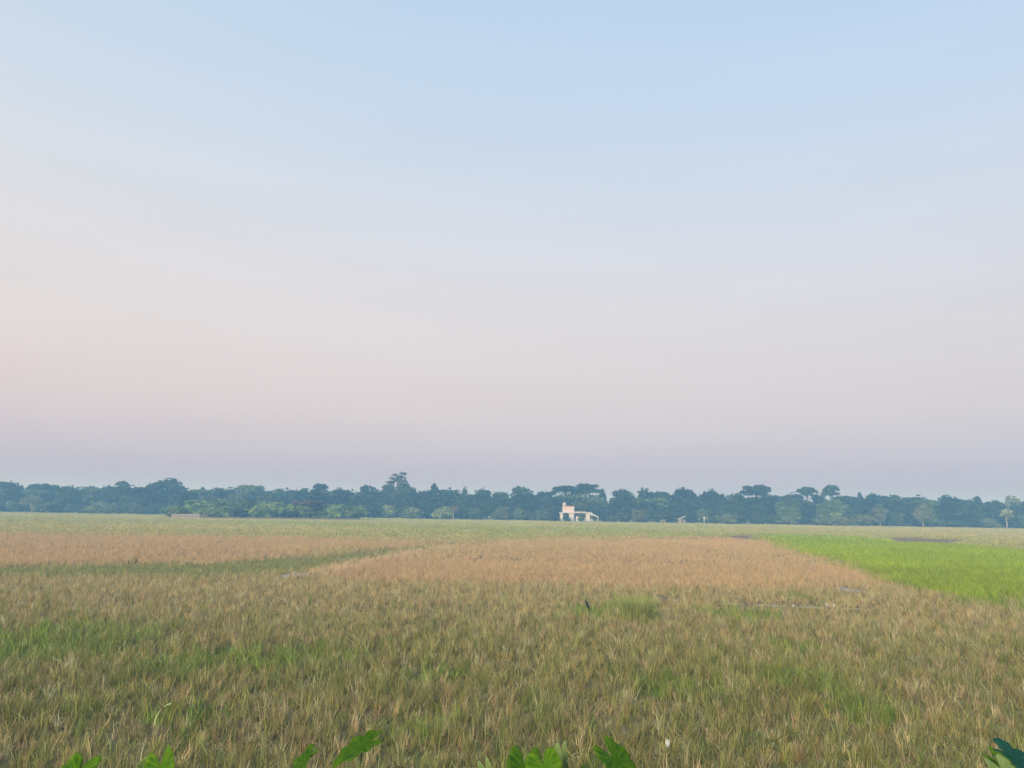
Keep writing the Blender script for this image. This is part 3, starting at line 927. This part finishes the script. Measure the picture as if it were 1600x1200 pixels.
def house():
    d = 297.0
    m = d / F_PX                      # metres per photograph pixel here
    p = at(875, 800, d)
    root = empty('white_house', (p.x, d, 0), 0)
    tag(root, 'white two-storey village house with arcaded ground floor before the trees', 'house')
    U = lambda px: (px - 875) * m
    H1 = 3.5
    # ground-floor walls stand back behind an open arcade
    link('wall', bm_mesh('house_wall', lambda bm: [box(bm, U(876), U(924), 2.6, 2.85, 0, H1 - .02), box(bm, U(876), U(876) + .25, .9, 2.6, 0, H1 - .02), box(bm, U(924) - .25, U(924), .9, 2.6, 0, H1 - .02),
                                                   box(bm, U(876), U(924), 8, 8.25, 0, H1 - .02), box(bm, U(876), U(876) + .25, 2.85, 8, 0, H1 - .02), box(bm, U(924) - .25, U(924), 2.85, 8, 0, H1 - .02)]), root, M_MOSS)
    link('plinth', bm_mesh('plinth', lambda bm: box(bm, U(874.5), U(926), -.25, 8.5, -.2, .28, .03)), root, M_MOSS)
    for a, b in ((875, 880.5), (889, 896.5), (915, 921)):
        link('column', bm_mesh('column', lambda bm: [box(bm, U(a), U(b), 0, .5, .28, H1 - .55, .03), box(bm, U(a) - .25, U(b) + .25, -.04, .54, H1 - .55, H1 - .25, .03)]), root, M_PLASTER)
    for a, b, h in ((880.6, 888.9, .6), (899.5, 907, 1.75), (909, 914.9, .55)):
        link('balustrade', bm_mesh('balustrade', lambda bm: [box(bm, U(a), U(b), .1, .3, .28, .28 + h - .12, .02), box(bm, U(a) - .03, U(b) + .03, .05, .35, .28 + h - .12, .28 + h, .02)]), root, M_PLASTER)
    link('door', bm_mesh('house_door', lambda bm: box(bm, U(881), U(886), 2.52, 2.59, .28, 2.5)), root, M_DARKGAP)
    for a, b in ((898, 903.5), (907.5, 913)):
        w = link('window', bm_mesh('house_window', lambda bm: box(bm, U(a), U(b), 2.54, 2.59, 1.0, 2.4)), root, M_DARKGAP)
        link('frame', bm_mesh('window_frame', lambda bm: [box(bm, U(a) - .08, U(a), 2.5, 2.6, .95, 2.45), box(bm, U(b), U(b) + .08, 2.5, 2.6, .95, 2.45), box(bm, (U(a) + U(b)) / 2 - .03, (U(a) + U(b)) / 2 + .03, 2.5, 2.535, 1.0, 2.4)]), w, M_PLASTER)
    link('roof_slab', bm_mesh('roof_slab', lambda bm: box(bm, U(874), U(925), -.35, 8.6, H1 - .24, H1, .04)), root, M_PLASTER)
    link('parapet', bm_mesh('parapet', lambda bm: [box(bm, U(897), U(915), -.30, -.12, H1, H1 + .45, .02), box(bm, U(915.2), U(924), -.30, -.12, H1, H1 + .25, .02)]), root, M_MOSS)
    # upper room
    z0, z1 = H1, H1 + 2.35
    link('upper_wall', bm_mesh('upper_wall', lambda bm: box(bm, U(879.5), U(897), .5, 4.6, z0, z1, .02)), root, M_PINK)
    link('eaves', bm_mesh('eaves', lambda bm: box(bm, U(878.6), U(898), .2, 4.9, z1, z1 + .18, .03)), root, M_ROOFRED)
    for a, b in ((883, 885.6), (890.5, 893.2)):
        w = link('window', bm_mesh('upper_window', lambda bm: box(bm, U(a), U(b), .44, .497, z0 + .9, z0 + 1.8)), root, plain('shuttered_window', (.55, .47, .46), .7, .1))
        link('frame', bm_mesh('upper_frame', lambda bm: [box(bm, U(a) - .06, U(a), .42, .5, z0 + .86, z0 + 1.84), box(bm, U(b), U(b) + .06, .42, .5, z0 + .86, z0 + 1.84)]), w, M_PLASTER)
    link('stair_turret', bm_mesh('stair_turret', lambda bm: [box(bm, U(879.8), U(884), .9, 2.3, z1 + .18, z1 + 1.15, .03), box(bm, U(879.4), U(884.4), .8, 2.4, z1 + 1.15, z1 + 1.27, .03)]), root, M_PLASTER)
    # lean-to at the right end
    def lean(bm):
        x0, x1 = U(921), U(934.5)
        prof = [(x0, H1 - .30), (x0 + .9, H1 - .34), (x1, 2.05), (x1, 1.75), (x0 + .9, H1 - .95), (x0, H1 - .85)]
        f = [bm.verts.new((x, -.2, z)) for x, z in prof]
        b = [bm.verts.new((x, 3.2, z)) for x, z in prof]
        bm.faces.new(f); bm.faces.new(b[::-1])
        for i in range(6):
            bm.faces.new((f[i], b[i], b[(i + 1) % 6], f[(i + 1) % 6]))
        bmesh.ops.recalc_face_normals(bm, faces=bm.faces)
    link('lean_to_roof', bm_mesh('lean_to_roof', lean), root, M_PLASTER)
    for y in (0, 2.8):
        link('post', bm_mesh('lean_to_post', lambda bm: box(bm, U(933), U(933) + .16, y, y + .16, 0, 1.85, .01)), root, M_PLASTER)
    link('side_wall', bm_mesh('side_wall', lambda bm: box(bm, U(921.2), U(926), .1, .3, .0, 1.2, .02)), root, M_MOSS)
house()

pp = at(1100, 800, 294)
po = empty('boundary_post', (pp.x, 294, 0))
tag(po, 'pale upright post standing between the shed and feathery bush', 'post')
link('shaft', bm_mesh('post_shaft', lambda bm: box(bm, -.2, .2, -.2, .2, -.2, 1.9, .04)), po, M_MOSS)
link('cap', bm_mesh('post_cap', lambda bm: box(bm, -.28, .28, -.28, .28, 1.9, 2.6, .06)), po, M_PLASTER)

# ------------------------------------------------------------------ taro plants on the bank
def leaf_material(name, dark, light, back):
    m, N, L = new_mat(name)
    o, p = N('ShaderNodeOutputMaterial'), N('ShaderNodeBsdfPrincipled')
    p.inputs['Roughness'].default_value = .6
    p.inputs['Specular IOR Level'].default_value = .12
    a = N('ShaderNodeAttribute'); a.attribute_name = 'vein_rim_glow'
    tc, nz = N('ShaderNodeTexCoord'), N('ShaderNodeTexNoise')
    nz.inputs['Scale'].default_value = 18; nz.inputs['Detail'].default_value = 6
    L(tc.outputs['Object'], nz.inputs['Vector'])
    m1 = N('ShaderNodeMix'); m1.data_type = 'RGBA'; m1.inputs[6].default_value = dark + (1,); m1.inputs[7].default_value = light + (1,)
    ad = N('ShaderNodeMath'); ad.operation = 'MULTIPLY_ADD'; ad.use_clamp = True
    L(nz.outputs['Fac'], ad.inputs[0]); ad.inputs[1].default_value = .8; L(a.outputs['Fac'], ad.inputs[2])
    L(ad.outputs[0], m1.inputs['Factor'])
    g = N('ShaderNodeNewGeometry')
    m2 = N('ShaderNodeMix'); m2.data_type = 'RGBA'; m2.inputs[7].default_value = back + (1,)
    L(g.outputs['Backfacing'], m2.inputs['Factor']); L(m1.outputs[2], m2.inputs[6])
    L(m2.outputs[2], p.inputs['Base Color'])
    tr, mx = N('ShaderNodeBsdfTranslucent'), N('ShaderNodeMixShader')
    mx.inputs[0].default_value = .12
    L(m2.outputs[2], tr.inputs['Color']); L(p.outputs[0], mx.inputs[1]); L(tr.outputs[0], mx.inputs[2])
    L(mx.outputs[0], o.inputs['Surface'])
    return m
LM_BRIGHT = leaf_material('taro_leaf', (.024, .092, .001), (.12, .235, .004), (.16, .25, .12))
LM_DEEP = leaf_material('taro_leaf_deep', (.012, .055, .001), (.078, .17, .003), (.16, .25, .12))
LM_BLUE = leaf_material('taro_leaf_blue', (.004, .045, .034), (.012, .075, .055), (.10, .18, .13))
LM_PALE = leaf_material('taro_leaf_pale', (.11, .18, .05), (.20, .28, .10), (.20, .28, .14))
M_STEM = plain('taro_stem', (.12, .20, .05), .5, .15, 6)

OUT = [(0, .66), (10, .60), (22, .50), (38, .42), (55, .375), (75, .345), (95, .335), (115, .35), (132, .395), (146, .46), (154, .50), (160, .45), (167, .29), (173, .16), (180, .06)]
def leaf_mesh(ln, wd, seed, cup=.5, droop=.5, wave=.05, fold=0.0):
    """arrow-shaped blade: +X to the tip, attached at the origin where the notch ends, +Z the upper face"""
    rng = random.Random(seed)
    nA, nR = 56, 6
    A = [p[0] for p in OUT]; Rr = [p[1] for p in OUT]
    ph = [rng.uniform(0, 6.28) for _ in range(4)]
    v, f, vein_rim_glow = [], [], []
    VE = [0, 40, 75, 105, 135, 155]
    rag = [rng.choice((0, 0, 0, 0, -.05, .02)) for _ in range(nA)]
    for j in range(nR + 1):
        t = j / nR
        for i in range(nA):
            th = -180 + 360 * i / nA
            r = np.interp(abs(th), A, Rr) * (1 + .035 * math.sin(th * .31 + ph[2]) + .02 * math.sin(th * .83 + ph[3]) + rag[i])
            x, y = ln * r * t * math.cos(R(th)), wd / .78 * r * t * math.sin(R(th))
            z = cup * (abs(y) / wd) ** 1.3 * wd * .55 + fold * abs(y)
            z -= droop * max(0, x) ** 2 / ln * .7 + droop * .55 * max(0, -x) ** 2 / ln
            z += wave * ln * t * t * (math.sin(R(th) * 7 + ph[0]) * .5 + math.sin(R(th) * 12 + ph[1]) * .3)
            dv = min(abs(abs(th) - k) for k in VE)
            rib = max(0, 1 - dv / 7)
            z -= (0.012 * rib) * ln * min(1, t * 2)
            v.append((x, y, z)); vein_rim_glow.append(-.12 + max(0, rib - .15) * .55 + .10 * math.sin(th * .9 + t * 9) + (.38 if j == nR else .12 if j == nR - 1 else 0))  # ribs, plus paler rim: yellow-green edge and translucent glow put into the colour
    for j in range(nR):
        for i in range(nA):
            k = (i + 1) % nA
            a, b, c, d = j * nA + i, j * nA + k, (j + 1) * nA + k, (j + 1) * nA + i
            f.append((a, d, c, b) if j else (a, d, c, b))
    me = mesh('leaf_blade', v, f, True)
    me.attributes.new('vein_rim_glow', 'FLOAT', 'POINT').data.foreach_set('value', vein_rim_glow)
    # thickness: a second skin is not seen at this size; rim gives it body
    return me

def taro(name, base_px, base_d, label, leaves):
    bx = at(base_px, 1150, base_d).x
    bz = float(ground_z(np.array([bx]), np.array([base_d]))[0])
    root = empty(name, (bx, base_d, bz))
    tag(root, label, 'plant', 'taro plants on the near bank')
    for i, (px, py, d, tip, nrm, ln, wd, mat, cup, droop) in enumerate(leaves):
        p = at(px, py + (4 if mat is LM_PALE else 17), d) - Vector((bx, base_d, bz)); ln, wd = ln * .93, wd * .93
        X = Vector(tip).normalized(); Z = Vector(nrm); Z = (Z - X * Z.dot(X)).normalized(); Yv = Z.cross(X)
        me = leaf_mesh(ln, wd, int(px) + i, cup, droop)
        me.materials.append(mat)
        o = link('leaf', me, root)
        o.matrix_local = Matrix.Translation(p) @ Matrix((X, Yv, Z)).transposed().to_4x4()
        so = o.modifiers.new('thickness', 'SOLIDIFY'); so.thickness = .0025; so.offset = -1
        b = Vector((rt.uniform(-.05, .05), rt.uniform(-.05, .05), -.05))
        q = p - Vector((0, 0, 1)) * (p - b).length * .25 - Z * .02
        pts = [b, b.lerp(q, .5) + Vector((0, 0, .12)), q.lerp(p, .55) + Vector((0, 0, -.01)), p - Z * .012]
        pts = [((1 - t) ** 3) * pts[0] + 3 * t * (1 - t) ** 2 * pts[1] + 3 * t * t * (1 - t) * pts[2] + t ** 3 * pts[3] for t in (k / 8 for k in range(9))]
        vv, ff = tube_data(pts, [.014 - .009 * k / 8 for k in range(9)], 7)
        link('stalk', mesh('leaf_stalk', vv, ff, True), root, M_STEM)
    return root

# leaf: attachment pixel, depth, tip direction, face normal, length, width, material, cup, droop
taro('taro_plant', 120, 5.9, 'bright green taro plant with notched leaf at far left of the bank', [
    (121, 1192, 5.85, (-.1, -.75, -.62), (.05, -.62, .78), .38, .30, LM_BRIGHT, .5, .5),
])
taro('taro_plant', 240, 6.0, 'bright green taro plant second from the left on the bank', [
    (250, 1183, 5.95, (.35, -.6, -.7), (-.15, -.7, .7), .36, .27, LM_BRIGHT, .5, .5),
    (226, 1200, 6.1, (-.5, .3, -.8), (.3, -.85, .4), .24, .17, LM_PALE, .4, .4),
])
taro('taro_plant', 500, 6.0, 'taro plant with one broad side-on leaf and one narrow folded leaf', [
    (566, 1148, 6.0, (-.86, -.30, -.42), (-.30, -.50, .82), .40, .23, LM_DEEP, .45, .35),
    (474, 1176, 5.9, (-.50, -.45, -.74), (-.60, -.45, .65), .34, .20, LM_DEEP, .7, .3),
])
taro('taro_plant', 835, 5.8, 'large clump of taro leaves at the middle of the bank', [
    (819, 1183, 5.8, (-.05, -.70, -.70), (0, -.68, .72), .40, .31, LM_DEEP, .45, .5),
    (850, 1182, 5.6, (.25, -.72, -.65), (-.15, -.6, .78), .34, .30, LM_BRIGHT, .5, .5),
    (880, 1183, 5.9, (.12, -.35, -.93), (-.75, -.6, .25), .30, .17, LM_PALE, .8, .3),
])
taro('taro_plant', 760, 5.9, 'small pale taro shoot left of the large leaf clump', [
    (760, 1202, 5.9, (.35, -.3, -.9), (-.4, -.8, .4), .22, .14, LM_PALE, .6, .3),
])
taro('taro_plant', 975, 5.8, 'taro plant with a single leaning leaf right of the large clump', [
    (962, 1172, 5.8, (.62, -.40, -.68), (.30, -.62, .72), .42, .30, LM_DEEP, .35, .45),
    (917, 1200, 5.9, (-.2, -.5, -.8), (0, -.7, .7), .22, .16, LM_DEEP, .5, .5),
])
taro('taro_plant', 1585, 5.8, 'taro plant with dark bluish leaf at far right of the bank', [
    (1588, 1172, 5.9, (.70, -.35, -.62), (.15, -.65, .75), .44, .25, LM_BLUE, .35, .4),
    (1570, 1182, 5.7, (.60, -.45, -.66), (-.25, -.75, .6), .36, .15, LM_DEEP, .5, .3),
    (1566, 1200, 5.5, (.30, -.6, -.74), (-.1, -.7, .7), .26, .20, LM_PALE, .4, .4),
])

# ------------------------------------------------------------------ single small things in the field
def tuft(name, px, py, n, h, spread, w, lean, cols, label, cat='plant', seed=1):
    p = gnd(px, py)
    p.z = float(ground_z(np.array([p.x]), np.array([p.y]))[0])
    src = clump(name, n, h, spread, w, lean, seed, .7)
    me = src.data
    me.materials.clear()
    me.materials.append(foliage_mat(name + '_blades', cols[0], cols[1], .25))
    o = link(name, me)
    o.location = p
    bpy.data.objects.remove(src)
    return tag(o, label, cat)

tuft('grass_tuft', 993, 974, 900, 1.05, .58, .016, .10, ((.20, .23, .08), (.33, .345, .125)), 'tall light green tuft of grass standing in the near stubble', 'grass tuft')
tuft('weed_stalk', 213, 882, 14, .75, .05, .025, .15, ((.05, .06, .03), (.08, .08, .04)), 'taller of two dark weed stalks in the left tan field', 'weed', 2)
tuft('weed_stalk', 201, 884, 10, .55, .05, .025, .15, ((.05, .06, .03), (.08, .08, .04)), 'shorter of two dark weed stalks in the left tan field', 'weed', 3)
tuft('dark_weed', 608, 1132, 18, .22, .03, .012, .35, ((.03, .05, .02), (.05, .07, .03)), 'small dark leafy weed above the side-on taro leaf', 'weed', 4)

# curled pale blade
p = gnd(240, 1146)
v, f = [], []
for k in range(11):
    t = k / 10
    ang = R(80 - 75 * t)
    c = Vector((.30 * (1 - math.cos(t * 1.5)), -.02 * t, .10 + .40 * math.sin(t * 1.5)))
    s = Vector((.018, .0, .0)) * (1 - .6 * t) + Vector((0, 0, .016 * t))
    v += [c - s, c + s]
    if k:
        f.append((2 * k - 2, 2 * k - 1, 2 * k + 1, 2 * k))
o = link('curled_leaf', mesh('curled_leaf', v, f, True), None, plain('pale_leaf', (.42, .50, .24), .6, .1, 8))
o.location = (p.x, p.y, float(ground_z(np.array([p.x]), np.array([p.y]))[0]))
o.modifiers.new('thickness', 'SOLIDIFY').thickness = .003
tag(o, 'single pale curled grass blade above the second taro plant', 'leaf')

# scraps of pale litter
def scrap(px, py, w, h, label, seed):
    p = gnd(px, py)
    rng = random.Random(seed)
    v, f = [], []
    for j in range(4):
        for i in range(4):
            x = (i / 3 - .5) * w * (1.15 - .55 * j / 3)
            v.append((x + rng.uniform(-.15, .15) * w, rng.uniform(-.25, .25) * w, h * j / 3 + rng.uniform(-.08, .08) * h))
    for j in range(3):
        for i in range(3):
            a = j * 4 + i
            f.append((a, a + 1, a + 5, a + 4))
    o = link('litter_scrap', mesh('litter_scrap', v, f), None, plain('pale_plastic', (.50, .55, .53), .5, .08, 20))
    o.location = (p.x, p.y - .15, float(ground_z(np.array([p.x]), np.array([p.y]))[0]) + .12)
    o.modifiers.new('thickness', 'SOLIDIFY').thickness = .004
    return tag(o, label, 'litter')
scrap(1041, 1174, .08, .12, 'whitish scrap of litter in the stubble right of the leaning taro leaf', 1)
for i, (x, y) in enumerate(((1238, 952), (1290, 951), (1301, 952))):
    scrap(x, y, .10, .12, ('pale scrap lying left of a pair in the stubble before the tan field', 'left one of a pair of pale scraps in the stubble', 'right one of a pair of pale scraps in the stubble')[i], 5 + i)

# black bird perched on a bent stalk
def bird():
    p = gnd(917, 968)
    k = .30
    b0 = Vector((p.x, p.y, .38))
    root = empty('bird', b0)
    tag(root, 'small black long-tailed bird perched on a stalk in the stubble', 'bird')
    mb = plain('black_feathers', (.012, .012, .014), .5, .3, 20)
    sp = [(.12, -.16, .012), (.075, -.03, .020), (.05, .03, .034), (.02, .10, .046), (-.01, .165, .040), (-.025, .20, .030), (-.03, .225, .030), (-.036, .25, .020)]
    v, f = tube_data([(x, 0, z + .06) for x, z, _ in sp], [r for *_, r in sp], 10)
    link('body', mesh('bird_body', v, f, True), root, mb)
    v, f = tube_data([(-.05, 0, .295), (-.068, 0, .29), (-.085, 0, .283)], [.008, .006, .001], 6)
    link('beak', mesh('bird_beak', v, f), root, mb)
    for s in (-1, 1):
        v, f = tube_data([(.0, s * .040, .20), (.035, s * .046, .13), (.075, s * .024, .03)], [.018, .022, .004], 6)
        link('wing', mesh('bird_wing', v, f, True), root, mb)
        v, f = tube_data([(.03, s * .014, .11), (.018, s * .014, .06), (.012, s * .012, .0)], [.006, .004, .003], 5)
        link('leg', mesh('bird_leg', v, f), root, mb)
    v, f = tube_data([(b0.x + .02, b0.y, -.05), (b0.x + .0, b0.y, .2), (b0.x + .012, b0.y, .385)], [.008, .007, .005], 6)
    st = link('dry_stalk', mesh('dry_stalk', v, f), None, plain('dry_stalk', (.25, .20, .12), .9, .2, 10))
    tag(st, 'upright dry stalk with the black bird perched on top', 'stalk')
bird()

# ------------------------------------------------------------------ evening haze
def haze():
    me = bm_mesh('haze', lambda bm: box(bm, -2400, 2400, -420, 1650, -1.5, 23))
    m, N, L = new_mat('haze')
    o, p = N('ShaderNodeOutputMaterial'), N('ShaderNodeVolumePrincipled')
    p.inputs['Color'].default_value = (.24, .56, 1.0, 1)
    p.inputs['Density'].default_value = HAZE
    p.inputs['Anisotropy'].default_value = 0.0
    p.inputs['Absorption Color'].default_value = (1, 1, 1, 1)
    L(p.outputs[0], o.inputs['Volume'])
    me.materials.append(m)
    tag(link('haze', me), 'thin blue evening haze over the fields and far trees', None, None, 'stuff')
HAZE = 0.0017
haze()
